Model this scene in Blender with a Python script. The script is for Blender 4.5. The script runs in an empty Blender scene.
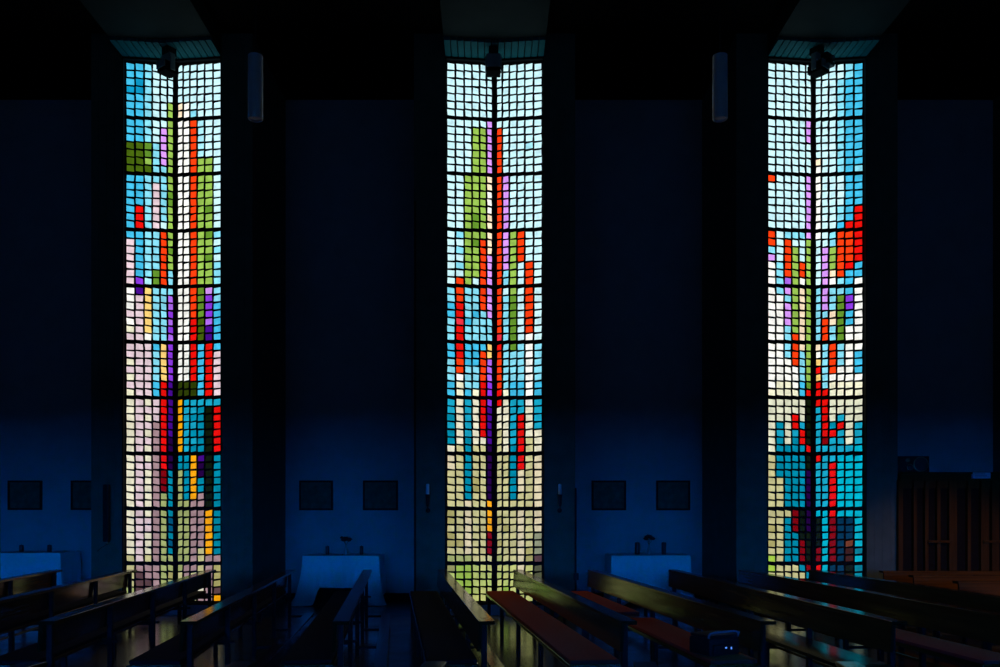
import bpy, bmesh, math, random
from mathutils import Vector, Matrix
random.seed(7)
R = math.radians
SC = bpy.context.scene
COL = SC.collection

# ------------------------------------------------------------------ camera
EYE = 1.66
FPX = 850.0
VX, VY = 490.0, 510.0
cam_d = bpy.data.cameras.new('camera')
cam = bpy.data.objects.new('camera', cam_d)
COL.objects.link(cam)
cam.location = (0, 0, EYE)
cam.rotation_euler = (R(90), 0, 0)
cam_d.sensor_width = 36
cam_d.lens = FPX * 36 / 1000
cam_d.shift_x = (500 - VX) / 1000
cam_d.shift_y = (VY - 333.5) / 1000
cam_d.clip_start = 0.05
SC.camera = cam

def wx(px, Y): return (px - VX) / FPX * Y
def wz(py, Y): return EYE + (VY - py) / FPX * Y

SC.view_settings.view_transform = 'Standard'
SC.view_settings.look = 'None'
SC.view_settings.exposure = 0
SC.view_settings.gamma = 1
SC.view_settings.use_curve_mapping = False
w = bpy.data.worlds.new('dark_world'); SC.world = w
w.use_nodes = True
w.node_tree.nodes['Background'].inputs[0].default_value = (0, 0, 0, 1)
w.node_tree.nodes['Background'].inputs[1].default_value = 0
SC.cycles.use_denoising = True
SC.cycles.max_bounces = 8
SC.cycles.sample_clamp_indirect = 4

# ------------------------------------------------------------------ materials
def lin(c):
    c = c / 255
    return c / 12.92 if c <= 0.04045 else ((c + 0.055) / 1.055) ** 2.4
def srgb(r, g, b): return (lin(r), lin(g), lin(b))

def new_mat(name):
    m = bpy.data.materials.new(name); m.use_nodes = True
    nt = m.node_tree
    return m, nt, nt.nodes['Principled BSDF']

def mat_noise(name, c1, c2, scale=6, rough=0.5, rough2=None, stretch=(1, 1, 1), metallic=0, bump=0, coat=0, detail=4, spec=0.5):
    m, nt, b = new_mat(name)
    tc = nt.nodes.new('ShaderNodeTexCoord')
    mp = nt.nodes.new('ShaderNodeMapping'); mp.inputs['Scale'].default_value = stretch
    nz = nt.nodes.new('ShaderNodeTexNoise'); nz.inputs['Scale'].default_value = scale; nz.inputs['Detail'].default_value = detail
    cr = nt.nodes.new('ShaderNodeValToRGB')
    cr.color_ramp.elements[0].position = 0.3; cr.color_ramp.elements[1].position = 0.7
    cr.color_ramp.elements[0].color = (*c1, 1); cr.color_ramp.elements[1].color = (*c2, 1)
    L = nt.links
    L.new(tc.outputs['Object'], mp.inputs['Vector']); L.new(mp.outputs[0], nz.inputs['Vector'])
    L.new(nz.outputs['Fac'], cr.inputs[0]); L.new(cr.outputs[0], b.inputs['Base Color'])
    b.inputs['Roughness'].default_value = rough
    b.inputs['Metallic'].default_value = metallic
    b.inputs['Specular IOR Level'].default_value = spec
    b.inputs['Coat Weight'].default_value = coat
    b.inputs['Coat Roughness'].default_value = 0.15
    if rough2 is not None:
        mr = nt.nodes.new('ShaderNodeMapRange')
        mr.inputs['To Min'].default_value = rough; mr.inputs['To Max'].default_value = rough2
        L.new(nz.outputs['Fac'], mr.inputs['Value']); L.new(mr.outputs[0], b.inputs['Roughness'])
    if bump:
        bp = nt.nodes.new('ShaderNodeBump'); bp.inputs['Strength'].default_value = bump; bp.inputs['Distance'].default_value = 0.02
        L.new(nz.outputs['Fac'], bp.inputs['Height']); L.new(bp.outputs[0], b.inputs['Normal'])
    return m

def mat_wood(name, c1, c2, axis=1, rough=0.3, coat=0.3, scale=5, spec=0.35):
    st = [14, 14, 14]; st[axis] = 0.7
    return mat_noise(name, c1, c2, scale=scale * 0.35, rough=rough, rough2=rough + 0.09, stretch=st, coat=coat, bump=0.05, detail=6, spec=spec)

M = {}
M['pew_wood'] = mat_wood('pew_wood', (0.065, 0.025, 0.006), (0.12, 0.048, 0.011), axis=1, rough=0.11, coat=0)
M['booth_wood'] = mat_wood('booth_wood', (0.052, 0.020, 0.003), (0.095, 0.037, 0.006), axis=2, rough=0.5, coat=0, spec=0.1)
M['dark_wood'] = mat_wood('dark_wood', (0.008, 0.005, 0.003), (0.013, 0.008, 0.005), axis=0, rough=0.6, coat=0, spec=0.1)
M['steel'] = mat_noise('dark_steel', (0.010, 0.010, 0.011), (0.016, 0.016, 0.017), 20, 0.6, spec=0.12)
M['black'] = mat_noise('black_plastic', (0.010, 0.010, 0.011), (0.016, 0.016, 0.018), 30, 0.5, spec=0.2)
M['black_cloth'] = mat_noise('black_upholstery', (0.010, 0.010, 0.012), (0.016, 0.016, 0.019), 60, 0.85, bump=0.1, spec=0.1)
M['red_cloth'] = mat_noise('red_upholstery', (0.66, 0.035, 0.030), (0.78, 0.05, 0.04), 60, 0.9, bump=0.1, spec=0.05)
_b = M['red_cloth'].node_tree.nodes['Principled BSDF']
_b.inputs['Sheen Weight'].default_value = 0.8; _b.inputs['Sheen Roughness'].default_value = 0.4; _b.inputs['Sheen Tint'].default_value = (1.0, 0.16, 0.04, 1)
M['end_grain'] = mat_noise('dimmed_end_grain', (0.02, 0.009, 0.003), (0.03, 0.013, 0.004), 40, 0.9, spec=0.05)  # pew ends made darker and matt to hold down blue light on them
M['cloth'] = mat_noise('white_linen', (0.74, 0.74, 0.73), (0.82, 0.82, 0.81), 25, 0.9, bump=0.05, spec=0.1)
M['niche'] = mat_noise('niche_plaster', (0.33, 0.34, 0.35), (0.38, 0.39, 0.40), 3, 0.9, bump=0.06, spec=0.1)
M['pier'] = mat_noise('dark_grey_render', (0.085, 0.12, 0.085), (0.11, 0.15, 0.105), 5, 0.85, bump=0.1, spec=0.15)
M['lintel'] = mat_noise('near_black_boards', (0.004, 0.0045, 0.0055), (0.007, 0.0075, 0.009), 4, 0.9, spec=0.03)
M['soffit'] = mat_noise('painted_soffit', (0.004, 0.115, 0.14), (0.007, 0.14, 0.17), 5, 0.75, spec=0.1)
M['channel'] = mat_noise('ceiling_board', (0.014, 0.026, 0.028), (0.020, 0.034, 0.036), 3, 0.8, spec=0.1)
M['matrix'] = mat_noise('dark_concrete_matrix', (0.008, 0.010, 0.011), (0.013, 0.016, 0.018), 20, 0.9, spec=0.1)
M['dark_wall'] = mat_noise('dim_wall', (0.05, 0.05, 0.05), (0.07, 0.07, 0.07), 3, 0.9, spec=0.1)
M['lamp_metal'] = mat_noise('painted_lamp_metal', (0.66, 0.66, 0.66), (0.72, 0.72, 0.72), 12, 0.4)
M['candle_red'] = mat_noise('dark_red_wax', (0.06, 0.008, 0.010), (0.09, 0.012, 0.012), 20, 0.4)
M['candle_white'] = mat_noise('white_wax', (0.65, 0.63, 0.60), (0.75, 0.73, 0.70), 20, 0.5)
M['vase_glass'] = mat_noise('green_glaze', (0.22, 0.30, 0.27), (0.30, 0.38, 0.34), 10, 0.15)
M['stem'] = mat_noise('stem_green', (0.02, 0.05, 0.015), (0.03, 0.08, 0.02), 10, 0.6)
M['bloom'] = mat_noise('dark_red_petals', (0.05, 0.010, 0.012), (0.10, 0.016, 0.02), 40, 0.8)
M['relief'] = mat_noise('patinated_relief', (0.045, 0.07, 0.045), (0.09, 0.13, 0.08), 9, 0.6, spec=0.2, bump=0.2)
M['frame'] = mat_noise('black_frame', (0.010, 0.010, 0.010), (0.016, 0.015, 0.014), 15, 0.6, spec=0.1)
M['chrome'] = mat_noise('satin_metal', (0.45, 0.43, 0.40), (0.55, 0.53, 0.5), 15, 0.3, metallic=1)
M['paper'] = mat_noise('pale_plate', (0.60, 0.58, 0.66), (0.72, 0.70, 0.76), 30, 0.5)
M['ink'] = mat_noise('grey_ink', (0.16, 0.16, 0.2), (0.2, 0.2, 0.24), 30, 0.6)
M['cone'] = mat_noise('speaker_cone', (0.02, 0.02, 0.02), (0.03, 0.03, 0.03), 30, 0.6)
M['copper'] = mat_noise('copper_trim', (0.34, 0.20, 0.10), (0.42, 0.26, 0.13), 20, 0.4, metallic=0.7)
M['lens'] = mat_noise('lens_glass', (0.12, 0.05, 0.045), (0.18, 0.07, 0.06), 12, 0.08)

def mat_emit(name, col, s):
    m, nt, b = new_mat(name)
    tc = nt.nodes.new('ShaderNodeTexCoord')
    nz = nt.nodes.new('ShaderNodeTexNoise'); nz.inputs['Scale'].default_value = 8
    mr = nt.nodes.new('ShaderNodeMapRange'); mr.inputs['To Min'].default_value = s * 0.85; mr.inputs['To Max'].default_value = s * 1.15
    nt.links.new(tc.outputs['Object'], nz.inputs['Vector']); nt.links.new(nz.outputs['Fac'], mr.inputs['Value'])
    nt.links.new(mr.outputs[0], b.inputs['Emission Strength'])
    b.inputs['Emission Color'].default_value = (*col, 1)
    b.inputs['Base Color'].default_value = (0.02, 0.02, 0.02, 1)
    return m

# stained glass: pane colours include the shade of shapes outside; thickness ripples vary them
gm, nt, b = new_mat('stained_glass')
at = nt.nodes.new('ShaderNodeAttribute'); at.attribute_name = 'glass_colour'
tc = nt.nodes.new('ShaderNodeTexCoord')
nz = nt.nodes.new('ShaderNodeTexNoise'); nz.inputs['Scale'].default_value = 11; nz.inputs['Detail'].default_value = 3
mr = nt.nodes.new('ShaderNodeMapRange'); mr.inputs['From Min'].default_value = 0.3; mr.inputs['From Max'].default_value = 0.7
mr.inputs['To Min'].default_value = 0.86; mr.inputs['To Max'].default_value = 1.16
nt.links.new(tc.outputs['Object'], nz.inputs['Vector']); nt.links.new(nz.outputs['Fac'], mr.inputs['Value'])
nt.links.new(at.outputs['Color'], b.inputs['Emission Color']); nt.links.new(mr.outputs[0], b.inputs['Emission Strength'])
b.inputs['Base Color'].default_value = (0.015, 0.015, 0.015, 1); b.inputs['Roughness'].default_value = 0.5
b.inputs['Specular IOR Level'].default_value = 0.15
M['glass'] = gm

# floor: dark polished slabs with joints
fm, nt, b = new_mat('polished_stone_floor')
tc = nt.nodes.new('ShaderNodeTexCoord')
br = nt.nodes.new('ShaderNodeTexBrick'); br.inputs['Scale'].default_value = 1.0
br.offset = 0.5
br.inputs['Brick Width'].default_value = 0.9; br.inputs['Row Height'].default_value = 0.6
br.inputs['Mortar Size'].default_value = 0.006
br.inputs['Color1'].default_value = (0.15, 0.135, 0.12, 1); br.inputs['Color2'].default_value = (0.19, 0.17, 0.15, 1); br.inputs['Mortar'].default_value = (0.03, 0.03, 0.03, 1)
nz = nt.nodes.new('ShaderNodeTexNoise'); nz.inputs['Scale'].default_value = 3.5; nz.inputs['Detail'].default_value = 6
mx = nt.nodes.new('ShaderNodeMix'); mx.data_type = 'RGBA'; mx.blend_type = 'MULTIPLY'; mx.inputs['Factor'].default_value = 0.5
mr = nt.nodes.new('ShaderNodeMapRange'); mr.inputs['To Min'].default_value = 0.12; mr.inputs['To Max'].default_value = 0.3
bp = nt.nodes.new('ShaderNodeBump'); bp.inputs['Strength'].default_value = 0.03; bp.inputs['Distance'].default_value = 0.01
L = nt.links
L.new(tc.outputs['Object'], br.inputs['Vector']); L.new(tc.outputs['Object'], nz.inputs['Vector'])
L.new(br.outputs['Color'], mx.inputs[6]); L.new(nz.outputs['Color'], mx.inputs[7]); L.new(mx.outputs[2], b.inputs['Base Color'])
L.new(nz.outputs['Fac'], mr.inputs['Value']); L.new(mr.outputs[0], b.inputs['Roughness'])
L.new(nz.outputs['Fac'], bp.inputs['Height']); L.new(bp.outputs[0], b.inputs['Normal'])
M['floor'] = fm

# ------------------------------------------------------------------ mesh helpers
class MB:
    def __init__(self): self.bm = bmesh.new()
    def box(self, x0, x1, y0, y1, z0, z1, bevel=0.0):
        ret = bmesh.ops.create_cube(self.bm, size=1)
        vs = ret['verts']
        for v in vs:
            v.co = Vector(((x0 + x1) / 2 + v.co.x * (x1 - x0), (y0 + y1) / 2 + v.co.y * (y1 - y0), (z0 + z1) / 2 + v.co.z * (z1 - z0)))
        if bevel:
            es = list({e for v in vs for e in v.link_edges})
            bmesh.ops.bevel(self.bm, geom=es, offset=bevel, segments=2, profile=0.6, affect='EDGES')
        return self
    def obox(self, p, size, mat):
        """box of a size centred at p and turned by a 3x3 matrix"""
        ret = bmesh.ops.create_cube(self.bm, size=1)
        for v in ret['verts']:
            v.co = Vector(p) + mat @ Vector((v.co.x * size[0], v.co.y * size[1], v.co.z * size[2]))
        es = list({e for v in ret['verts'] for e in v.link_edges})
        bmesh.ops.bevel(self.bm, geom=es, offset=min(size) * 0.08, segments=2, affect='EDGES')
        return self
    def lathe(self, prof, cx=0, cy=0, cz=0, seg=20, mat=None):
        """prof: list of (radius, height)"""
        rings = []
        for r, z in prof:
            ring = []
            for k in range(seg):
                a = 2 * math.pi * k / seg
                p = Vector((r * math.cos(a), r * math.sin(a), z))
                if mat: p = mat @ p
                ring.append(self.bm.verts.new(p + Vector((cx, cy, cz))))
            rings.append(ring)
        for a, bb in zip(rings, rings[1:]):
            for k in range(seg):
                self.bm.faces.new((a[k], a[(k + 1) % seg], bb[(k + 1) % seg], bb[k]))
        self.bm.faces.new(list(reversed(rings[0]))); self.bm.faces.new(rings[-1])
        return self
    def tube(self, pts, r, seg=8):
        pts = [Vector(p) for p in pts]
        rings = []
        for i, p in enumerate(pts):
            d = (pts[min(i + 1, len(pts) - 1)] - pts[max(i - 1, 0)]).normalized()
            up = Vector((0, 0, 1)) if abs(d.z) < 0.95 else Vector((1, 0, 0))
            s = d.cross(up).normalized(); t = s.cross(d)
            rings.append([self.bm.verts.new(p + r * (math.cos(2 * math.pi * k / seg) * s + math.sin(2 * math.pi * k / seg) * t)) for k in range(seg)])
        for a, bb in zip(rings, rings[1:]):
            for k in range(seg):
                self.bm.faces.new((a[k], a[(k + 1) % seg], bb[(k + 1) % seg], bb[k]))
        self.bm.faces.new(list(reversed(rings[0]))); self.bm.faces.new(rings[-1])
        return self
    def ball(self, p, r, sx=1, sy=1, sz=1, sub=2):
        ret = bmesh.ops.create_icosphere(self.bm, subdivisions=sub, radius=r)
        for v in ret['verts']:
            v.co = Vector((p[0] + v.co.x * sx, p[1] + v.co.y * sy, p[2] + v.co.z * sz))
        return self
    def build(self, name, mat, parent=None, smooth=False):
        bmesh.ops.recalc_face_normals(self.bm, faces=self.bm.faces[:])
        me = bpy.data.meshes.new(name); self.bm.to_mesh(me); self.bm.free()
        me.materials.append(mat)
        if smooth:
            for p in me.polygons: p.use_smooth = True
            me.set_sharp_from_angle(angle=R(40))
        o = bpy.data.objects.new(name, me); COL.objects.link(o)
        if parent: o.parent = parent
        return o

def thing(name, label, cat, loc=(0, 0, 0), rz=0, group=None):
    o = bpy.data.objects.new(name, None); COL.objects.link(o)
    o.empty_display_size = 0.1
    o.location = loc; o.rotation_euler = (0, 0, rz)
    o['label'] = label; o['category'] = cat
    if group: o['group'] = group
    return o
def tag(o, label, cat, group=None):
    o['label'] = label; o['category'] = cat
    if group: o['group'] = group
    return o
def struct(o, label=None, cat=None):
    o['kind'] = 'structure'
    if label: o['label'] = label
    if cat: o['category'] = cat
    return o
def dup(root, loc, rz, label):
    r = root.copy(); COL.objects.link(r); r.location = loc; r.rotation_euler = (0, 0, rz); r['label'] = label
    for ch in list(root.children):
        c = ch.copy(); COL.objects.link(c); c.parent = r
        for g in ch.children:
            d = g.copy(); COL.objects.link(d); d.parent = c
    return r

# ------------------------------------------------------------------ the setting
YW = 13.43            # plane of the stained windows
YP = 13.35            # front of the piers
YN = 15.5             # back wall of the side chapels
PX = YW / FPX         # metres per photo pixel in the window plane
ZB = 9.14             # dark ceiling bays
ZC = 8.83             # boxed channels over the windows
ZH = 8.775            # window heads / underside of the dark bays
CX = [wx(173.8, YW), wx(494.5, YW), wx(815.0, YW)]     # window centres
HW = 49.2 * PX        # half width of a window
HO = 80.2 * PX        # half width out to the pier's outer corner

struct(MB().box(-14, 14, -14, YN + 0.2, -0.2, 0).build('floor', M['floor']), 'dark polished stone slab floor', 'floor')
struct(MB().box(-14, 14, -14, YN + 0.2, ZB, ZB + 0.2).build('ceiling', M['lintel']), 'dark flat ceiling', 'ceiling')
struct(MB().box(-14, 14, YN, YN + 0.2, 0, ZB).build('wall_back', M['niche']), 'plastered back wall of the side chapels in deep blue light', 'wall')
struct(MB().box(-14.2, -14, -14, YN + 0.2, 0, ZB).build('wall_left', M['dark_wall']), 'left end wall', 'wall')
struct(MB().box(14, 14.2, -14, YN + 0.2, 0, ZB).build('wall_right', M['dark_wall']), 'right end wall', 'wall')
struct(MB().box(-14.2, 14.2, -14.2, -14, 0, ZB).build('wall_front', M['dark_wall']), 'wall opposite the stained windows', 'wall')

edges = [(CX[0] - HO, CX[0] - HW), (CX[0] + HW, CX[0] + HO), (CX[1] - HO, CX[1] - HW), (CX[1] + HW, CX[1] + HO), (CX[2] - HO, CX[2] - HW), (CX[2] + HW, CX[2] + HO)]
outer_l = wx(-85, YP); outer_r = wx(1074, YP)
edges = [(-13.98, outer_l)] + edges + [(outer_r, 13.98)]
for (a, c) in edges:
    m = MB().box(a, c, YP, YN, 0, ZB)
    # shallow vertical board marks in the render
    n = max(3, int((c - a) / 0.115)); n = min(n, 40)
    for k in range(n):
        x0 = a + (c - a) * k / n
        m.box(x0 + 0.004, x0 + (c - a) / n - 0.004, YP - 0.006, YP + 0.01, 0, ZB)
    struct(m.build('wall_pier', M['pier']), 'dark grey pier', 'wall')
niches = [(edges[0][1], edges[1][0]), (edges[2][1], edges[3][0]), (edges[4][1], edges[5][0]), (edges[6][1], edges[7][0])]
for i, (a, c) in enumerate(niches):
    bs = MB().box(a, c, YN - 0.02, YN, 0, 0.14).box(a, c, YN - 0.028, YN, 0.13, 0.145)
    struct(bs.build('baseboard_back' if i == 0 else 'baseboard_back.%03d' % i, M['lintel']), 'dark skirting of the side chapel', 'baseboard')
# boxed ceiling channels running from each window head to the opposite side
for i in range(3):
    struct(MB().box(CX[i] - HW, CX[i] + HW, -14, YW + 0.1, ZC, ZB).build('trim_%d' % (i + 1), M['channel']), 'boxed ceiling channel running out from the window head', 'trim')

# unseen opposite side: deep blue windows assumed as light source, and a gallery added to cut their light
struct(MB().box(-14, 14, -14, -2, 4.6, 4.8).box(-14, 14, -2.2, -2, 2.6, 5.4).build('trim_9', M['dark_wall']), 'added unseen gallery shading the upper chapel walls', 'trim')
M['assumed_blue_glow'] = mat_emit('assumed_blue_window_glow', (0.0, 0.19, 1.0), 34.0)  # assumed glow behind the camera, sized to light the chapel walls blue
M['clerestory_fill'] = mat_emit('added_clerestory_glow', (0.28, 0.60, 1.0), 1.0)  # added glow that lifts the pendant lamps and upper chapel walls
for i, x in enumerate((-10.4, -5.9, 0.0, 5.9, 10.4)):
    fr = MB()
    fr.box(x - 1.5, x + 1.5, -14.0, -13.9, 1.85, 2.0).box(x - 1.5, x + 1.5, -14.0, -13.9, 3.9, 4.05)
    for q in (-1.5, -0.55, 0.4, 1.35): fr.box(x + q, x + q + 0.15, -14.0, -13.9, 2.0, 3.9)
    f = struct(fr.build('window_%d' % (i + 4), M['steel']), 'deep blue window assumed on the opposite wall as source of the blue light', 'window')
    g = MB()
    for q in (-1.35, -0.4, 0.55): g.box(x + q, x + q + 0.8, -13.99, -13.95, 2.0, 3.9)
    g.build('glass', M['assumed_blue_glow'], f)
    fr = MB()
    fr.box(x - 1.4, x + 1.4, -14.0, -13.9, 6.3, 6.45).box(x - 1.4, x + 1.4, -14.0, -13.9, 7.85, 8.0)
    for q in (-1.4, -0.07, 1.25): fr.box(x + q, x + q + 0.15, -14.0, -13.9, 6.45, 7.85)
    f = struct(fr.build('window_%d' % (i + 9), M['steel']), 'dim clerestory window added high on the opposite wall as fill light', 'window')
    g = MB()
    for q in (-1.25, 0.08): g.box(x + q, x + q + 1.17, -13.99, -13.95, 6.45, 7.85)
    g.build('glass', M['clerestory_fill'], f)

# ------------------------------------------------------------------ stained windows
PAL = {
 'w': (203, 246, 254), 'c': (135, 222, 244), 'C': (172, 236, 249), 'b': (66, 190, 232), 'd': (12, 150, 196), 't': (0, 138, 168), 'T': (0, 184, 212),
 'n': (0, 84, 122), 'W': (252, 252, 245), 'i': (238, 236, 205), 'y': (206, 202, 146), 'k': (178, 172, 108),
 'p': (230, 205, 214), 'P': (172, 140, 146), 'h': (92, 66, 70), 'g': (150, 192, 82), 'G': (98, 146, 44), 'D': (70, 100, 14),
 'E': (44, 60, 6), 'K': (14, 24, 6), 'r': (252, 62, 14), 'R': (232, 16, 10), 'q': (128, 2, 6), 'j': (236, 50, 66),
 'v': (216, 152, 250), 'l': (172, 104, 236), 'u': (138, 56, 222), 'U': (70, 10, 140), 'x': (36, 0, 64), 'o': (255, 172, 12),
 'a': (253, 212, 122), 's': (166, 178, 112), 'e': (255, 230, 196), 'm': (166, 206, 70), 'Q': (118, 60, 36), 'Z': (62, 28, 18), 'z': (146, 152, 124)}  # h, z and Z hold the shade of shapes outside
LOW = {'b': (24, 168, 202), 'd': (0, 142, 174), 't': (0, 136, 164), 'i': (238, 234, 206)}
SHADE = {'i': (228, 230, 202), 'n': (0, 52, 84), 'h': (40, 32, 30)}  # right window: ivory tone, n and h darkened as by a figure outside
LOWER = {'i': (226, 214, 178)}
LAST = {'y': (198, 204, 124), 's': (184, 200, 116), 'm': (150, 184, 76), 'h': (84, 88, 62), 'z': (146, 152, 124), 'k': (150, 152, 96)}
# ten panels down, each half six columns wide; left halves read outer edge to mullion, right halves mullion to outer edge
W1L = """bbcwww bbcwww bdcwww ddcwww bbcwww bbcwwg bbcwwg|bbcwwg bbcwvg bbcwvg DDGcvg DDGcvg DDgcvg DDDccg|bbcccg bbcpcg bbcpcG bbcpcG bRcpcg bRcpcg bRcpwg
bbccrg|pbccrg pbccrG pbccrg pbccrg pbcGrc puCGrc|WUaccc Wpaccl Wpaccl ppaccu Wpaccl ipaccu ppWccl|pppbau pppcau ippcau pppcau ippcau pppbRU ippbRU|ipipRU ipppRU ipipRU ippPRU ipiPRU ippPRx ipiPRx
ipiPRx|ippPRx ipiPqt ipiPqt ipiPqt ipiPst ipiPst|ipiPst ippPsn ippPsn ipiPst ipiPsn ipiPst ypyPss|yPPPss yhPPsk yhhPss shhPss yhhPss"""
W1R = """wwwwww wwwwww wwwwww wwwwww wwwwww eWwwww eWcwww|WWrCww WWrCww WWrCww WWrCww WWrCww WWrggw WWrggw|WWrggw WWrggw WWrggw WWrggw WWrgGw WWrggw WWrggw
WWrgGc|WWrggw WWrggc WWrgGw WWrggc WWrggc WWrggc|WWrGvc WWrGuc WWrGub WWrGub WWRDlb WWRDUb WWRDUb|WWRbRb WWRbRp WWRbRp WWRbRp WWRbRp EEEbRp EEEbRp|obbbbb obbdKR obddKR obbdKR obddKR obbdKR obddKR
ddoUKd|ddoxKd sdoxKd sdodKt sdodKt sdoPKt ssPPKt|ssPPot ssPPot ssPPot ssPPot ssPPot ssPyot ssPyPP|sPPyPk yPyoPk PyPyPk yPPiPh yPyPPo"""
W2L = """wwwwww wwwwww wwwwww wwwwww wwwwww wwwwww wwwwww|wwwwwv wwwggv wwwggv wwwggv wwwggv wwwggv wwwggv|wwggge wwggge wwgggW wwgggW wwgggW wwgGge wwgGge
wcggge|wwgGre wcggre wwggrv wcggrv wwggrv wrgwrv|crccrv crccrv bRccrv bRcbcv cjbccc cRcccc cRcccc|bRbbba bRbbra crbbrl crccrl cWccrl biccRu bibiRu|bibiRu bibiRU dibiRU bibiRU dibiRU didiiU iydyyx
iydyyx|iydyyx yydyyx yydkyx yydkyx yydyyx yyiyyo|kyiyyo kyiyyo yyiyyo kyiyyq kkiyyq yyiyyq sssyyy|kmmsyy smmsss mmmsss smmsyy ymmyyy"""
W2R = """wwwwww wwwwww wwwwww wwwwww wwwwww wwwwww wwwwww|wwwwww rwwwww rwwwww rwwwCw rwwwww rwwwww rwwwww|rvwwww rvwwww rvwwww rvwwww rvwwww rvwwww rvwwww
rvgrww|rvgrww rvgrww rvgrww rvgwrw rcgwrw rcgwrw|rwgwrw rcGwrw rcGwrw rcGwrw rcGwrw rcGwrw jcGwWw|RcGcWc rcccWc rcccWc rcccWc rcccWc rcbbWb RibbWb|RibbWb iibbib iibRib iibRib yibRii yibRyi yidRyi
yydRyi|yydRyi yydiyi yydiyi yydiyi yydyyi yyyyyi|yyyiyi kyyiyi ykyiyi yyyiyz kyyiyz yyyikz syyikh|yyyiyh syyyyh ysyyyh ymyyyk smyyyk"""
W3L = """wwwwww wwwwww wwwwww wwwwww wwwwww wwwwww wwwwww|wwwwwv wwwwwv wwwwwv wwwwww wwwwww wwwwww wwwwww|rwwwwv wwwwwv wwwwwv wwwwwv wwwwwv wwwwwv wwwwwv
rwcccv|rwrwwg cwrgwg vwrgwg Wcrgrg Wcrgrg WclgWg|Wcvgeg WWcgeg WWvgeg WWvgeg WWvgeg WWcgeg WWcreg|WWcreg WWcrcg WWWrcg WWWWcg WWWWcg WiiWbG iiiibR|iiiiiK iiiiiK iiiRiK idiRbK ibibRK ididRK iddddR
yddddK|yddddK yddddx yydddx yydddx yydddx yydddx|yyyqKx yydqKx kydqKx yyddKK kyddqK yyddqK myddqK|myyydq yyyyyd yyyydd yyyyyd yyyyyd"""
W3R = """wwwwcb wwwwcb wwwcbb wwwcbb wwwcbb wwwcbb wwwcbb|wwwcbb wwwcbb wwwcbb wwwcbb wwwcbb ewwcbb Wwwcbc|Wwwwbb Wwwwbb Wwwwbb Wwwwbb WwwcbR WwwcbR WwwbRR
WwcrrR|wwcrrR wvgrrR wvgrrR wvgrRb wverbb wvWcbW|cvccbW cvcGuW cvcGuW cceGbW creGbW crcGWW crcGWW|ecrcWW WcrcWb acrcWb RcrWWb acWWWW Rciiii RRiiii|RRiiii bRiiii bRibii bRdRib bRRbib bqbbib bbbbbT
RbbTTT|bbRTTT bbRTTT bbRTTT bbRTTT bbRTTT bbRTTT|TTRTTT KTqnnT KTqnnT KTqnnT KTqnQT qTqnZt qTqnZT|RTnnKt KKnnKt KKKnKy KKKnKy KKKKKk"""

VBARS = [61.5, 117.6, 173.2, 229.4, 285.6, 341.7, 397.3, 453.4, 508.6, 563.4, 603.0]
ROWS = [7] * 9 + [5]
COLW = [41, 40, 36, 35, 32, 28]
APEX = 0.085
WZ = lambda v: EYE + (VY - v) * PX

def window_point(cx, u, v, dy=0.0):
    """u: photo pixels from the mullion, v: photo row, folded back towards the mullion"""
    return Vector((cx + u * PX, YW + APEX * (1 - abs(u) / 49.2) + dy, WZ(v)))

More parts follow.
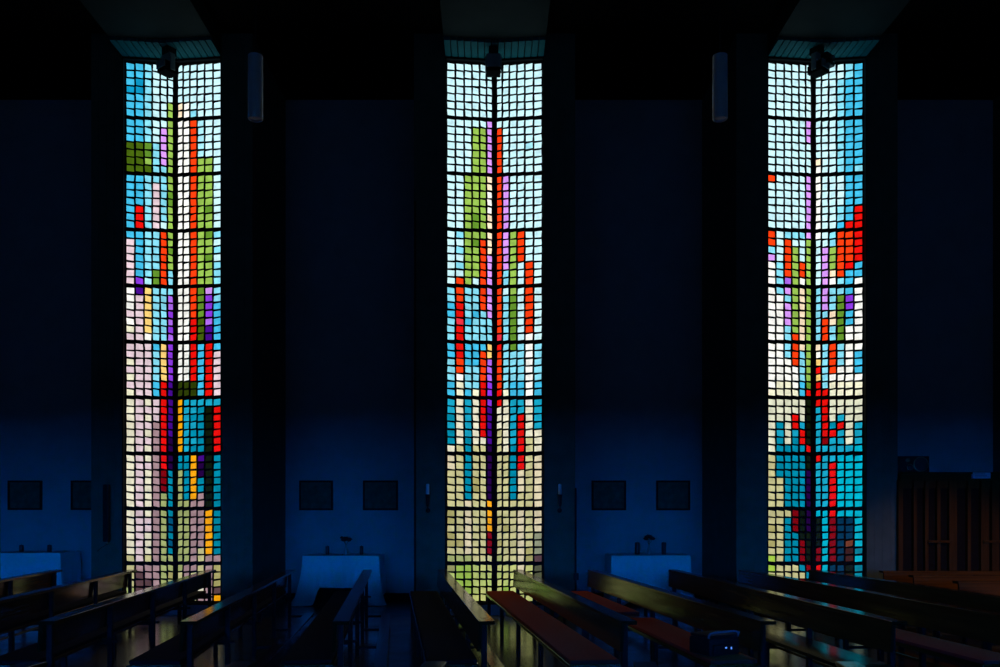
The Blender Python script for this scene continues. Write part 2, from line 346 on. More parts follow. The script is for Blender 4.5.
def stained_window(i, cx, left, right, label):
    half = 49.2
    # concrete matrix, one folded slab with raised bars
    m = MB(); bm = m.bm
    for s in (-1, 1):
        fr = [window_point(cx, s * half, 58.6), window_point(cx, 0, 58.6), window_point(cx, 0, 604.6), window_point(cx, s * half, 604.6)]
        f = [bm.verts.new(p) for p in fr]; k = [bm.verts.new(p + Vector((0, 0.07, 0))) for p in fr]
        bm.faces.new(f); bm.faces.new(list(reversed(k)))
        for a in range(4):
            bm.faces.new((f[a], f[(a + 1) % 4], k[(a + 1) % 4], k[a]))
    root = m.build('window_%d' % (i + 1), M['matrix'])
    struct(root, label, 'window')
    # bars: transoms between panels and frame
    t = MB(); bm = t.bm
    def strip(u0, u1, v0, v1, d):
        fr = [window_point(cx, u0, v0, -d), window_point(cx, u1, v0, -d), window_point(cx, u1, v1, -d), window_point(cx, u0, v1, -d)]
        bk = [p + Vector((0, d + 0.03, 0)) for p in fr]
        f = [bm.verts.new(p) for p in fr]; k = [bm.verts.new(p) for p in bk]
        bm.faces.new(f); bm.faces.new(list(reversed(k)))
        for a in range(4): bm.faces.new((f[a], f[(a + 1) % 4], k[(a + 1) % 4], k[a]))
    for v in VBARS[1:-1]:
        strip(-half, 0, v - 1.3, v + 1.3, 0.022); strip(0, half, v - 1.3, v + 1.3, 0.022)
    t.build('transoms', M['matrix'], root)
    t = MB(); bm = t.bm
    strip(-1.7, 0, 58.6, 604.6, 0.03); strip(0, 1.7, 58.6, 604.6, 0.03)
    t.build('mullion', M['matrix'], root)
    t = MB(); bm = t.bm
    strip(-half, 0, 58.4, 61.2, 0.088); strip(0, half, 58.4, 61.2, 0.088)
    strip(-half, 0, 602.8, 604.8, 0.088); strip(0, half, 602.8, 604.8, 0.088)
    strip(-half, -half + 0.9, 58.6, 604.6, 0.088); strip(half - 0.9, half, 58.6, 604.6, 0.088)
    t.build('surround', M['matrix'], root)
    # panes
    g = MB(); bm = g.bm
    cols = []
    rnd = random.Random(40 + i)
    tot = sum(COLW)
    wid = [c / tot * (half - 1.2 - 1.9) for c in COLW]
    for s, txt in ((-1, left), (1, right)):
        rows = txt.replace('|', ' ').replace('\n', ' ').split()
        assert len(rows) == 68 and all(len(r) == 6 for r in rows), (i, s, len(rows), [r for r in rows if len(r) != 6])
        n = 0
        for pnl in range(10):
            v0 = VBARS[pnl] + 1.1; v1 = VBARS[pnl + 1] - 1.1
            hh = (v1 - v0) / ROWS[pnl]
            for rr in range(ROWS[pnl]):
                row = rows[n]; n += 1
                if s == 1: row = row[::-1]          # now outer edge first
                u = half - 1.2
                for cc in range(6):
                    ua, ub = u, u - wid[cc]; u = ub
                    va = v0 + rr * hh; vb = va + hh
                    gx = 0.98; gy = 0.95
                    j = lambda a: rnd.uniform(-a, a)
                    sk = 0.48 + j(0.2)               # hand cut panes lean outward-up
                    quad = [(ua - gx + j(.3), va + gy - sk + 0.15 + j(.32)), (ub + gx + j(.3), va + gy + sk - 0.15 + j(.32)),
                            (ub + gx - 0.1 + j(.32), vb - gy + sk - 0.25 + j(.3)), (ua - gx - 0.1 + j(.32), vb - gy - sk + 0.25 + j(.3))]
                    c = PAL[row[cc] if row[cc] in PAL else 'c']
                    br = 1 + j(0.07)
                    ch = row[cc]
                    if pnl >= 6: c = LOW.get(ch, c)
                    if pnl >= 7 and i == 1: c = LOWER.get(ch, c)
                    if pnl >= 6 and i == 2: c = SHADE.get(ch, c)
                    if pnl == 9 and i == 1: c = LAST.get(ch, c)
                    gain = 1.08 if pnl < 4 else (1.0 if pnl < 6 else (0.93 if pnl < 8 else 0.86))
                    cl = tuple(min(1.3, q * br * gain) for q in srgb(*c))
                    fr = [window_point(cx, s * a, v, -0.010) for a, v in quad]
                    bk = [p + Vector((0, 0.03, 0)) for p in fr]
                    f = [bm.verts.new(p) for p in fr]; k = [bm.verts.new(p) for p in bk]
                    bm.faces.new(f); cols.append(cl)
                    for a in range(4):
                        bm.faces.new((f[a], f[(a + 1) % 4], k[(a + 1) % 4], k[a])); cols.append(cl)
    bm.faces.index_update()
    bmesh.ops.recalc_face_normals(bm, faces=bm.faces[:])
    me = bpy.data.meshes.new('glass'); bm.to_mesh(me); bm.free()
    ca = me.color_attributes.new('glass_colour', 'FLOAT_COLOR', 'CORNER')
    for p in me.polygons:
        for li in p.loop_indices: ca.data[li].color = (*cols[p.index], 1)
    me.materials.append(M['glass']); me.materials.append(M['matrix'])
    for p in me.polygons: p.material_index = 0 if p.index % 5 == 0 else 1
    o = bpy.data.objects.new('glass', me); COL.objects.link(o); o.parent = root
    struct(MB().box(cx - HW, cx + HW, YW + 0.18, YW + 0.3, 0, ZB).build('trim_%d' % (i + 16), M['lintel']), 'backing behind the stained window head', 'trim')
    # plinth under the window and boarded soffit in front of its head
    struct(MB().box(cx - HW, cx + HW, YW - 0.02, YW + 0.3, 0, WZ(604.6)).build('trim_%d' % (i + 10), M['niche']), 'low plinth under the stained window', 'trim')
    sf = MB()
    n = 15; wd = 2 * HW / n
    for q in range(n):
        xa = cx - HW + q * wd; xm = xa + wd / 2
        dy = APEX * (1 - abs(xm - cx) / HW)
        sf.box(xa + 0.008, xa + wd - 0.008, YW - 0.56 + dy, YW + 0.08, ZH + 0.005, ZC)
    struct(sf.build('trim_%d' % (i + 13), M['soffit']), 'narrow boarded soffit over the stained window', 'trim')
    return root

stained_window(0, CX[0], W1L, W1R, 'left stained glass window with pink outer columns and a long orange stripe')
stained_window(1, CX[1], W2L, W2R, 'middle stained glass window with beige lower panels')
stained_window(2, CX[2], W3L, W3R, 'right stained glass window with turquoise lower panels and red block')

# ------------------------------------------------------------------ pews
PL = 5.865; PH = 0.78
def ends(o):
    o.data.materials.append(M['end_grain'])
    for p in o.data.polygons:
        if abs(p.normal.y) > 0.25: p.material_index = 1
def make_pew(cushions, mat='red_cloth'):
    root = thing('church_pew', 'pew', 'pew', group='rows of wooden pews')
    h = PL / 2
    bb = MB().box(0, 0.028, -h + 0.01, h - 0.01, PH - 0.245, PH - 0.026, 0.004)
    for v in bb.bm.verts: v.co.x -= (PH - 0.026 - v.co.z) * 0.06          # the back leans a little
    ends(bb.build('back_board', M['pew_wood'], root))
    tr = MB().box(-0.004, 0.125, -h, h, PH - 0.03, PH, 0.004)
    ends(tr.build('top_rail', M['pew_wood'], root))
    MB().box(-0.42, 0.0, -h + 0.02, h - 0.02, 0.405, 0.438, 0.006).build('seat', M['pew_wood'], root)
    MB().box(0.27, 0.40, -h + 0.02, h - 0.02, 0.115, 0.145, 0.004).build('kneeler', M['pew_wood'], root)
    for (a, c) in cushions:
        MB().box(-0.405, -0.01, a, c, 0.438, 0.472, 0.012).build('cushion', M[mat], root, smooth=True)
    for k in range(5):
        y = h - 0.10 - k * (PL - 0.2) / 4
        f = MB()
        f.box(0.028, 0.073, y - 0.022, y + 0.022, 0, PH - 0.03, 0.003)        # rear post
        f.box(-0.40, -0.355, y - 0.022, y + 0.022, 0, 0.405, 0.003)           # front leg
        f.box(-0.355, 0.028, y - 0.018, y + 0.018, 0.36, 0.404)               # bearer under the seat
        f.box(0.073, 0.115, y - 0.015, y + 0.015, 0.375, 0.40)                # kneeler stop
        f.box(0.073, 0.39, y - 0.015, y + 0.015, 0.085, 0.115)                # kneeler arm
        f.build('frame', M['steel'], root)
    return root

h = PL / 2
bare = make_pew([])
dark = make_pew([(-h + 0.03, h - 0.03)], 'black_cloth')
cush = make_pew([(-h + 0.03, h - 0.03)])
split = make_pew([(0.30, h - 0.03), (-h + 0.03, -0.22)])
YF = 12.55
RZ = math.atan(92 / 850)
used = set()
def place_pew(src, X, Y, rz, label):
    """X, Y: far left corner of the top rail"""
    off = Matrix.Rotation(rz, 3, 'Z') @ Vector((0, PL / 2, 0))
    loc = (X - off.x, Y - off.y, 0)
    if src.name not in used:
        used.add(src.name); src.location = loc; src.rotation_euler = (0, 0, rz); src['label'] = label
        return src
    return dup(src, loc, rz, label)
rows = [
 (53.5, dark, 'wooden pew farthest left, its orange-lit rail end crossing the left altar cloth'),
 (128.5, dark, 'wooden pew whose far end reaches the left edge of the left stained window'),
 (207.5, dark, 'wooden pew whose top rail crosses the foot of the left stained window'),
 (287.0, dark, 'wooden pew between the left stained window and the middle altar'),
 (363.3, dark, 'wooden pew whose far end stands before the middle white-draped altar table'),
 (437.7, dark, 'black-cushioned pew whose rail runs past the left half of the middle stained window'),
 (513.6, cush, 'pew with red seat cushion whose far end stands before the middle stained window'),
 (588.0, split, 'pew with red cushions and yellow-lit back board, black bag on its seat'),
 (668.8, bare, 'pew with bare wooden seat just behind the one carrying the black bag'),
 (738.5, cush, 'pew with red cushion whose far end meets the right stained window'),
 (808.5, bare, 'rearmost long pew on the right, crossing the right half of the right stained window')]
TURN = {207.5: -0.31, 287.0: -0.78, 437.7: 0.54, 513.6: 0.62, 588.0: 0.67, 668.8: -0.93}     # the rows are not quite parallel
for px, src, lab in rows:
    place_pew(src, wx(px, YF), YF, RZ + R(TURN.get(px, 0)), lab)
YB = 4.95
for px, lab in ((27, 'pew close to the camera, only its rail end showing at the bottom left corner'),
                (236, 'pew close to the camera, rail end at the bottom edge left of the middle altar'),
                (426, 'pew close to the camera, rail end at the bottom edge below the middle stained window'),
                (634, 'pew close to the camera, rail end at the bottom edge left of the black bag'),
                (836, 'pew close to the camera, rail end at the bottom edge right of the black bag')):
    place_pew(bare, wx(px, YB), YB, -R(6.1), lab)
# three pews standing the other way at the right, backs square to the camera
for px, Y, lab in ((883, 12.26, 'warm brown pew facing the confessional side, hindmost of three at right'),
                   (913, 11.42, 'warm brown pew facing the room, middle of three before the confessional'),
                   (958, 10.46, 'warm brown pew facing the room, nearest of three before the confessional')):
    off = PL / 2
    X0 = wx(px, Y)
    dup(bare, (X0 + off, Y, 0), R(90), lab)

# ------------------------------------------------------------------ black bag on the red pew
Yb = 7.03
case = thing('camera_bag', 'black camera bag with two glowing blue glints on the red pew seat', 'case', (wx(714, Yb), Yb, 0.472), RZ + R(20))
cb = MB(); cb.box(-0.16, 0.16, -0.13, 0.13, 0, 0.15, 0.03)
body = cb.build('body', M['black'], case, smooth=True)
MB().box(-0.155, 0.155, -0.12, 0.12, 0.145, 0.175, 0.02).build('lid', M['black'], case, smooth=True)
MB().tube([(-0.15, -0.11, 0.15), (-0.155, -0.125, 0.185), (-0.10, -0.13, 0.198), (0.10, -0.13, 0.198), (0.155, -0.125, 0.185), (0.15, -0.11, 0.15)], 0.010).build('handle', M['ink'], case, smooth=True)
pk = MB(); pk.box(-0.13, 0.13, -0.155, -0.12, 0.01, 0.10, 0.012).build('front_pocket', M['black'], case, smooth=True)
blue = mat_emit('blue_glint_glow', (0.10, 0.30, 1.0), 1.0)  # glowing dots stand in for glints on the bag's buckles
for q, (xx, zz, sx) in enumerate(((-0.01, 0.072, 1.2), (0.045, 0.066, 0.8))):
    MB().ball((xx, -0.157, zz), 0.009, sx, 0.5, 1.3 if q else 0.9).build('blue_glint', blue, case, smooth=True)

# ------------------------------------------------------------------ side chapel altars
def altar(xl, xr, top, front_hem, corner_hem, where, flare_l, flare_r, depth=0.72, name_tail=''):
    cx = (xl + xr) / 2; hw = (xr - xl) / 2
    yb = YN - 0.06; yf = yb - depth
    cyy = (yb + yf) / 2; hd = depth / 2
    t = thing('altar_table', 'dark table under the white cloth ' + where, 'table', (cx, cyy, 0), 0, 'altar tables')
    MB().box(-hw + 0.02, hw - 0.02, -hd + 0.02, hd - 0.02, top - 0.05, top - 0.012, 0.004).build('tabletop', M['dark_wood'], t)
    for sx in (-1, 1):
        for sy in (-1, 1):
            MB().box(sx * (hw - 0.10) - 0.035, sx * (hw - 0.10) + 0.035, sy * (hd - 0.10) - 0.035, sy * (hd - 0.10) + 0.035, 0, top - 0.05, 0.004).build('leg', M['dark_wood'], t)
    MB().box(-hw + 0.08, hw - 0.08, hd - 0.09, hd - 0.07, 0.02, top - 0.05).build('back_panel', M['dark_wood'], t)
    # the cloth: flat top, three hanging sides, long points at the front corners
    c = MB(); bm = c.bm
    path = []
    nF, nS = 64, 28
    for k in range(nS): path.append((-hw, hd - 2 * hd * k / nS, -1, 0, 'l'))
    for k in range(nF): path.append((-hw + 2 * hw * k / nF, -hd, 0, -1, 'f'))
    for k in range(nS + 1): path.append((hw, -hd + 2 * hd * k / nS, 1, 0, 'r'))
    nv = 12
    grid = []
    for idx, (x, y, nx, ny, side) in enumerate(path):
        dl = math.hypot(x + hw, y + hd); dr = math.hypot(x - hw, y + hd)
        dc = min(dl, dr)
        kc = math.exp(-(dc / 0.12) ** 2)
        base = front_hem if side == 'f' else min(front_hem, 0.16)
        q_ = min(1, max(0, (dc - 0.17) / 0.13)); kh = 1 - q_ * q_ * (3 - 2 * q_)
        hem = base * (1 - kh) + corner_hem * kh
        fl = flare_l if dl < dr else flare_r
        nxx, nyy = nx, ny
        if kc > 0.05:
            sxn = -1 if dl < dr else 1
            v = Vector((nx * (1 - kc * .5) + sxn * kc * 0.8, ny * (1 - kc * .5) - kc * 0.25)); v.normalize(); nxx, nyy = v.x, v.y
        col = []
        for q in range(nv + 1):
            f = q / nv
            z = top + 0.004 - f * (top - hem)
            wv = (0.012 * math.sin(idx * 0.55) + 0.009 * math.sin(idx * 1.13 + 1)) * f
            out = 0.006 + wv + 0.03 * f + fl * kc * f * f
            if f > 0.85: out += kc * 0.04 * (f - 0.85) / 0.15
            col.append(bm.verts.new((x + nxx * out, y + nyy * out, z)))
        grid.append(col)
    for a, bb in zip(grid, grid[1:]):
        for q in range(nv): bm.faces.new((a[q], bb[q], bb[q + 1], a[q + 1]))
    bm.faces.new([g[0] for g in grid])
    cl = c.build('altar_cloth', M['cloth'], smooth=True)
    cl.location = (cx, cyy, 0)
    md = cl.modifiers.new('thickness', 'SOLIDIFY'); md.thickness = 0.004; md.offset = 1
    tag(cl, 'white cloth draped over the altar table ' + where, 'tablecloth', 'white altar cloths')
    return cx, yf, yb
yt = YN - 0.06
altar(wx(-8, 14.72), wx(60, 14.72), 0.91, 0.10, 0.03, 'in the left side chapel', 0.03, 0.03)
altar(wx(303, 14.72), wx(378.5, 14.72), 0.86, 0.31, 0.01, 'in the middle side chapel', 0.16, 0.06)
altar(wx(612, 14.72), wx(690, 14.72), 0.865, 0.06, 0.01, 'in the right side chapel', 0.03, 0.06)

def candle(px, z, hgt, wpx, label):
    Y = 15.0; r = wpx / 2 / FPX * Y
    t = thing('altar_candle', label, 'candle', (wx(px, Y), Y, z + 0.006), 0, 'dark red altar candles')
    MB().lathe([(r * 0.92, 0), (r, 0.01), (r, hgt - 0.015), (r * 0.9, hgt), (r * 0.5, hgt - 0.008)], seg=20).build('wax', M['candle_red'], t, smooth=True)
    MB().tube([(0, 0, hgt - 0.012), (0.002, 0, hgt + 0.015)], 0.003).build('wick', M['black'], t)
candle(21.5, 0.914, 0.125, 4.2, 'short dark candle, left one on the left chapel altar')
candle(49.5, 0.914, 0.125, 4.2, 'short dark candle, right one on the left chapel altar')
candle(327.5, 0.864, 0.155, 3.6, 'short dark candle left of the flowers on the middle altar')
candle(361.5, 0.864, 0.155, 3.6, 'short dark candle right of the flowers on the middle altar')
candle(637.3, 0.869, 0.215, 4.8, 'tall dark red candle left of the flowers on the right altar')
candle(663.8, 0.869, 0.215, 4.8, 'tall dark red candle right of the flowers on the right altar')

def flowers(px, z, dome, where):
    Y = 15.0
    x = wx(px, Y)
    v = MB().lathe([(0.022, 0), (0.034, 0.012), (0.040, 0.05), (0.030, 0.10), (0.016, 0.14), (0.014, 0.16), (0.022, 0.175), (0.018, 0.172), (0.011, 0.15)], seg=20).build('flower_vase', M['vase_glass'], smooth=True)
    v.location = (x, Y, z + 0.006)
    tag(v, 'small pale green vase holding flowers ' + where, 'vase', 'small flower vases')
    t = thing('flower_bouquet', ('domed dark red flower bunch in the vase ' if dome else 'flat dark flower bunch in the vase ') + where, 'flowers', (x, Y, z + 0.16), 0, 'flower bunches')
    st = MB(); rnd = random.Random(px)
    heads = []
    for k in range(26):
        a = rnd.uniform(0, 6.28); rr = 0.10 * math.sqrt(rnd.random())
        if dome: hz = 0.08 + 0.095 * math.sqrt(max(0, 1 - (rr / 0.105) ** 2)) + rnd.uniform(-.01, .01)
        else: hz = 0.125 + rnd.uniform(-0.035, 0.035)
        heads.append((rr * math.cos(a), rr * math.sin(a) * 0.8, hz))
    for k, p in enumerate(heads[:9]):
        st.tube([(0, 0, 0), (p[0] * .12, p[1] * .12, 0.03), (p[0] * 0.8, p[1] * 0.8, p[2] - 0.01)], 0.0025, 5)
    st.build('stems', M['stem'], t)
    for p in heads:
        bl = MB()
        bl.ball(p, 0.026, 1, 1, 0.8, 1)
        for k in range(6):
            a = k * 1.047
            bl.ball((p[0] + 0.019 * math.cos(a), p[1] + 0.019 * math.sin(a), p[2] - 0.004), 0.014, 1, 1, 0.7, 1)
        bl.build('bloom', M['bloom'], t, smooth=True)
flowers(346, 0.864, False, 'on the middle altar')
flowers(649, 0.869, True, 'on the right altar')

# ------------------------------------------------------------------ framed reliefs on the chapel walls
def picture(x0, x1, y0, y1, label, seed):
    Y = YN - 0.02
    cx = wx((x0 + x1) / 2, Y); cz = wz((y0 + y1) / 2, Y)
    ww = (x1 - x0) / FPX * Y / 2; hh = (y1 - y0) / FPX * Y / 2
    t = thing('wall_relief', label, 'picture', (cx, YN, cz), 0, 'framed reliefs along the chapel walls')
    f = MB(); bd = 0.035
    f.box(-ww, ww, -0.04, 0, hh - bd, hh, 0.004).box(-ww, ww, -0.04, 0, -hh, -hh + bd, 0.004)
    f.box(-ww, -ww + bd, -0.04, 0, -hh + bd, hh - bd, 0.004).box(ww - bd, ww, -0.04, 0, -hh + bd, hh - bd, 0.004)
    f.build('frame', M['frame'], t)
    p = MB(); p.box(-ww + bd, ww - bd, -0.018, 0, -hh + bd, hh - bd)
    rnd = random.Random(seed)
    for k in range(4):
        x = rnd.uniform(-.7, .7) * (ww - bd); s = rnd.uniform(0.75, 1.1)
        zb = -hh * 0.45
        p.ball((x, -0.018, zb + 0.02 + 0.06 * s), 0.065 * s, 0.9, 0.16, 1.7, 2)       # a robed body in low relief
        p.ball((x + rnd.uniform(-.02, .02), -0.02, zb + 0.21 * s), 0.033 * s, 0.9, 0.3, 1.1, 2)
    p.tube([(rnd.uniform(-.5, 0) * ww, -0.026, hh * 0.6), (rnd.uniform(.2, .6) * ww, -0.026, -hh * 0.3)], 0.013)
    p.build('relief_panel', M['relief'], t, smooth=True)
picture(8, 42, 480.5, 510, 'dark framed relief on the left chapel wall, left one above the altar', 1)
picture(71, 105, 480.5, 510, 'dark framed relief partly hidden by the pier beside the column speaker', 2)
picture(299.3, 333, 480.5, 510.3, 'dark framed relief on the middle chapel wall, above the left candle', 3)
picture(363, 398, 480.5, 510.3, 'dark framed relief on the middle chapel wall, above the right candle', 4)
picture(591.6, 626, 480.5, 510.3, 'dark framed relief on the right chapel wall, above the left of its altar', 5)
picture(656.2, 690, 480.5, 510.3, 'dark framed relief on the right chapel wall, above the right of its altar', 6)

# ------------------------------------------------------------------ fittings on the piers
def sconce(px, label):
    Y = YP - 0.006
    t = thing('wall_sconce', label, 'candle holder', (wx(px, Y), Y, wz(510.5, Y)), 0, 'candle holders on the middle piers')
    MB().lathe([(0.034, 0), (0.036, 0.008), (0.028, 0.016), (0.012, 0.02)], mat=Matrix.Rotation(R(90), 3, 'X')).build('back_plate', M['black'], t, smooth=True)
    MB().tube([(0, -0.015, 0), (0, -0.06, -0.004), (0, -0.085, 0.03), (0, -0.085, 0.08)], 0.009).build('arm', M['black'], t, smooth=True)
    MB().lathe([(0.008, 0.06), (0.020, 0.07), (0.026, 0.12), (0.028, 0.19), (0.038, 0.243), (0.042, 0.25), (0.030, 0.252)], cy=-0.085).build('cup', M['black'], t, smooth=True)
    MB().lathe([(0.025, 0.25), (0.026, 0.255), (0.026, 0.40), (0.020, 0.415), (0.008, 0.41)], cy=-0.085).build('candle', M['candle_white'], t, smooth=True)
sconce(428, 'wall candle holder on the pier left of the middle stained window')
sconce(559.5, 'wall candle holder on the pier right of the middle stained window')

Y = YP - 0.006
cs = thing('column_speaker', 'slim dark column loudspeaker on the pier left of the left stained window', 'loudspeaker', (wx(108.3, Y), Y, wz(543, Y)))
MB().box(-0.045, 0.045, -0.10, -0.03, 0.02, 0.92, 0.012).build('cabinet', M['black'], cs, smooth=True)
MB().box(-0.036, 0.036, -0.106, -0.098, 0.05, 0.89, 0.003).build('grille', M['steel'], cs)
MB().box(-0.02, 0.02, -0.03, 0, 0.15, 0.22).box(-0.02, 0.02, -0.03, 0, 0.72, 0.79).build('bracket', M['steel'], cs)
MB().lathe([(0.014, -0.005), (0.016, 0.0), (0.016, 0.025)], cx=0.01, cy=-0.07).build('connector', M['chrome'], cs, smooth=True)
MB().tube([(0.01, -0.07, 0), (-0.02, -0.03, -0.03), (-0.10, -0.012, -0.07), (-0.17, -0.008, -0.13)], 0.005).build('cable', M['black'], cs, smooth=True)

p1 = MB().tube([(wx(415.2, Y), Y - 0.018, 0.02), (wx(415.2, Y), Y - 0.018, 6.5)], 0.016)
tag(p1.build('conduit_pipe', M['black'], smooth=True), 'thin dark vertical pipe on the pier edge beside the middle altar', 'pipe')
p2 = thing('conduit_pipe', 'thin dark vertical pipe with switch box on the pier right of the middle stained window', 'pipe', (wx(575.5, Y), Y, 0))
MB().tube([(0, -0.018, 0.02), (0, -0.018, wz(488, Y))], 0.016).build('tube', M['black'], p2, smooth=True)
MB().box(-0.035, 0.045, -0.055, 0, wz(580, Y), wz(573, Y), 0.006).build('switch_box', M['black'], p2)

# ------------------------------------------------------------------ spotlights at the window heads
M['lamp_grey'] = mat_noise('grey_enamel', (0.24, 0.30, 0.30), (0.28, 0.34, 0.34), 14, 0.5)
def spotlight(px, turn, label, lens=False):
    Y = 13.1
    t = thing('ceiling_spotlight', label, 'spotlight', (wx(px, Y), Y, ZC), R(turn), 'spotlights above the stained windows')
    MB().box(-0.075, 0.075, -0.06, 0.10, -0.16, 0, 0.006).build('mounting_box', M['black'], t)
    y = MB().box(-0.11, 0.11, -0.05, 0.05, -0.27, -0.155, 0.01)
    y.box(-0.128, -0.112, -0.04, 0.04, -0.42, -0.19, 0.004).box(0.112, 0.128, -0.04, 0.04, -0.42, -0.19, 0.004)
    y.build('yoke', M['lamp_grey'], t)
    h_ = MB().box(-0.108, 0.108, -0.12, 0.10, -0.455, -0.30, 0.012)
    for k in range(5): h_.box(-0.09 + k * 0.04, -0.07 + k * 0.04, 0.10, 0.125, -0.44, -0.32)
    h_.build('housing', M['lintel'], t)
    MB().box(-0.105, 0.105, -0.135, -0.115, -0.40, -0.285, 0.004).build('barn_door', M['lamp_grey'], t)
    MB().tube([(0.07, 0.05, -0.16), (0.13, 0.10, -0.20), (0.11, 0.13, -0.30), (0.05, 0.12, -0.36)], 0.008).build('cable', M['black'], t, smooth=True)
    if lens:
        b_ = MB().box(-0.01, 0.22, -0.16, 0.0, -0.33, -0.16, 0.02)
        b_.build('camera_body', M['black'], t, smooth=True)
        MB().lathe([(0.058, 0), (0.062, 0.012), (0.05, 0.02), (0.044, 0.012), (0.02, 0.02)], cx=0.105, cy=-0.158, cz=-0.245, mat=Matrix.Rotation(R(90), 3, 'X')).build('lens', M['lens'], t, smooth=True)
spotlight(168, -35, 'spotlight at the head of the left stained window')
spotlight(493.5, 0, 'spotlight at the head of the middle stained window')
spotlight(818, 38, 'spotlight with reddish round lens at the head of the right stained window', True)

# ------------------------------------------------------------------ pendant lamps
def pendant(px, label):
    Y = 9.0; x = wx(px, Y)
    zt = wz(56, Y); zb = wz(119.5, Y)
    t = thing('pendant_lamp', label, 'lamp', (x, Y, ZB), 0, 'cylinder pendant lamps')
    MB().lathe([(0.05, -0.04), (0.06, -0.02), (0.06, 0)]).build('ceiling_rose', M['black'], t, smooth=True)
    MB().tube([(0, 0, -0.02), (0, 0, zt - ZB + 0.02)], 0.009).build('rod', M['black'], t, smooth=True)
    r = 0.077
    MB().lathe([(0.02, zt - ZB + 0.03), (0.03, zt - ZB + 0.004), (r, zt - ZB), (r, zt - ZB - 0.17), (r * 0.97, zt - ZB - 0.172)]).build('cap', M['lamp_metal'], t, smooth=True)
    MB().lathe([(r, zt - ZB - 0.174), (r * 1.02, zt - ZB - 0.18), (r * 1.02, zb - ZB + 0.012), (r * 0.96, zb - ZB), (r * 0.86, zb - ZB + 0.004), (r * 0.82, zb - ZB + 0.02)], seg=28).build('shade', M['lamp_metal'], t, smooth=True)
    MB().lathe([(r * 0.82, zb - ZB + 0.03), (r * 0.82, zb - ZB + 0.02), (r * 0.5, zb - ZB + 0.01), (0.004, zb - ZB + 0.008)], seg=28).build('diffuser', M['candle_white'], t, smooth=True)
pendant(255.5, 'grey cylinder pendant lamp hanging right of the left stained window')
pendant(720, 'grey cylinder pendant lamp hanging left of the right stained window')

# ------------------------------------------------------------------ added warm spot, no fixture, to brighten the right benches and confessional
def spot(loc, aim, power, ang, name):
    d = bpy.data.lights.new(name, 'SPOT'); d.energy = power; d.color = (1.0, 0.56, 0.16); d.spot_size = R(ang); d.spot_blend = 0.6; d.shadow_soft_size = 0.15
    o = bpy.data.objects.new(name, d); COL.objects.link(o); o.location = loc
    o.rotation_euler = (Vector(aim) - Vector(loc)).to_track_quat('-Z', 'Y').to_euler()
spot((7.2, 8.0, 3.4), (7.0, 11.6, 0.6), 170, 50, 'warm_fill_spot')

# ------------------------------------------------------------------ confessional with speaker on top
YC = 13.26
X0 = edges[6][1] + 0.012; X1 = edges[7][0] - 0.03
ZT = wz(472, YC)
cf = thing('confessional', 'dark wooden slatted confessional filling the right-hand bay', 'confessional', ((X0 + X1) / 2, YC, 0))
hw = (X1 - X0) / 2
MB().box(-hw, hw, 0.06, 1.9, 0, ZT - 0.03).build('carcass', M['dark_wood'], cf)
MB().box(-hw, hw, -0.02, 1.92, ZT - 0.035, ZT, 0.006).box(-hw, hw, 0.01, 0.06, ZT - 0.13, ZT - 0.035).build('cornice', M['booth_wood'], cf)
MB().box(-hw, hw, 0.0, 0.06, 0, 0.16, 0.004).build('plinth', M['booth_wood'], cf)
def sx(px): return wx(px, YC) - (X0 + X1) / 2
stl = [(898.5, 903), (913.5, 917), (925, 928.5), (937, 940.5), (949, 957), (967.5, 971), (981, 989), (992, 999), (1010, 1014), (1026, 1030), (1042, 1046), (1056, 1062)]
for a, c in stl:
    MB().box(sx(a), sx(c), -0.005, 0.06, 0.16, ZT - 0.13, 0.004).build('slat', M['booth_wood'], cf)
rl = MB(); rl.box(-hw + 0.02, hw - 0.02, 0.03, 0.06, ZT - 0.25, ZT - 0.13); rl.build('top_panel', M['booth_wood'], cf)
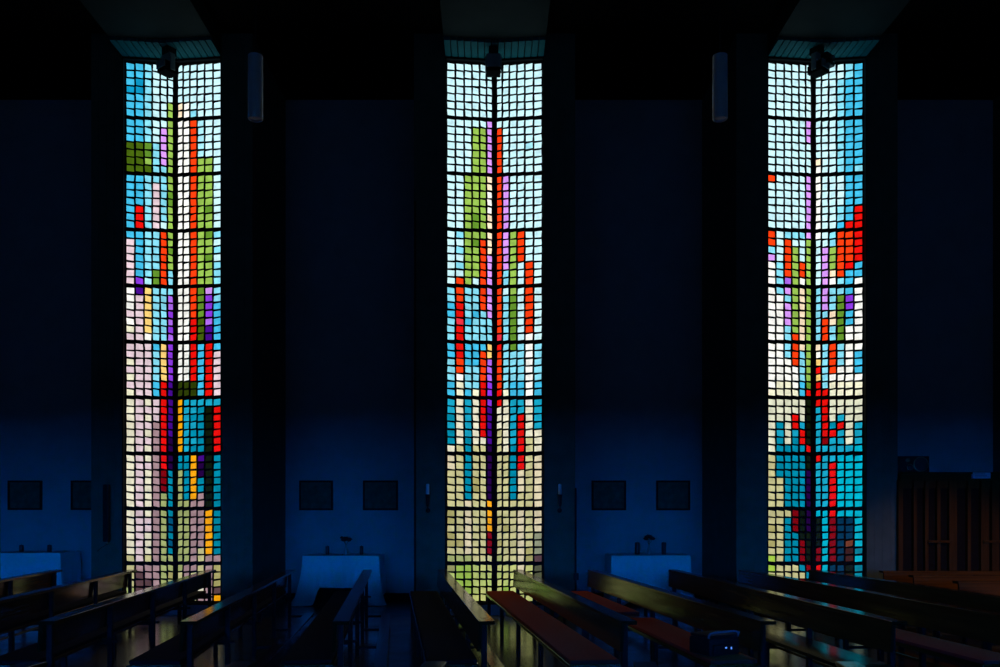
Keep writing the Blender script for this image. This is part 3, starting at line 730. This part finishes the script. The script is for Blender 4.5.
for a, c in ((927, 951), (982.5, 1012)):
    z = wz(541.5, YC)
    hd = MB().box(sx(a), sx(c), -0.05, -0.03, z - 0.02, z + 0.02, 0.005)
    hd.box(sx(a) + 0.01, sx(a) + 0.04, -0.03, 0.06, z - 0.012, z + 0.012).box(sx(c) - 0.04, sx(c) - 0.01, -0.03, 0.06, z - 0.012, z + 0.012)
    hd.build('door_handle', M['booth_wood'], cf)
pl = MB().box(sx(972), sx(989.5), -0.028, 0.012, ZT - 0.10, ZT - 0.008, 0.002).build('name_plate', M['paper'], cf)
ln = MB()
for k in range(3): ln.box(sx(973.5), sx(988 - k * 2), -0.030, -0.027, ZT - 0.082 + k * 0.024, ZT - 0.074 + k * 0.024)
ln.build('text_lines', M['ink'], pl)

Ys = 13.42
sp = thing('bookshelf_speaker', 'small black loudspeaker lying on its side on the confessional', 'loudspeaker', (wx(913.5, Ys), Ys, ZT))
MB().box(-0.25, 0.25, 0, 0.30, 0, 0.258, 0.008).build('cabinet', M['black'], sp)
ry = Matrix.Rotation(R(90), 3, 'X')
MB().lathe([(0.118, 0), (0.118, 0.010), (0.106, 0.012), (0.106, 0.0)], cx=0.115, cz=0.130, mat=ry, seg=32).build('woofer_ring', M['copper'], sp, smooth=True)
MB().lathe([(0.105, 0.006), (0.095, 0.010), (0.05, -0.02), (0.035, -0.02), (0.02, -0.006)], cx=0.115, cz=0.130, cy=-0.001, mat=ry, seg=32).build('woofer_cone', M['cone'], sp, smooth=True)
MB().lathe([(0.050, 0), (0.050, 0.008), (0.043, 0.010), (0.040, 0.0)], cx=-0.055, cz=0.085, mat=ry, seg=24).build('midrange', M['copper'], sp, smooth=True)
MB().lathe([(0.041, 0.002), (0.03, 0.009), (0.012, 0.014)], cx=-0.055, cz=0.085, mat=ry, seg=24).build('midrange_cone', M['cone'], sp, smooth=True)
MB().lathe([(0.032, 0), (0.032, 0.008), (0.022, 0.012), (0.010, 0.016)], cx=-0.09, cz=0.195, mat=ry, seg=24).build('tweeter', M['copper'], sp, smooth=True)
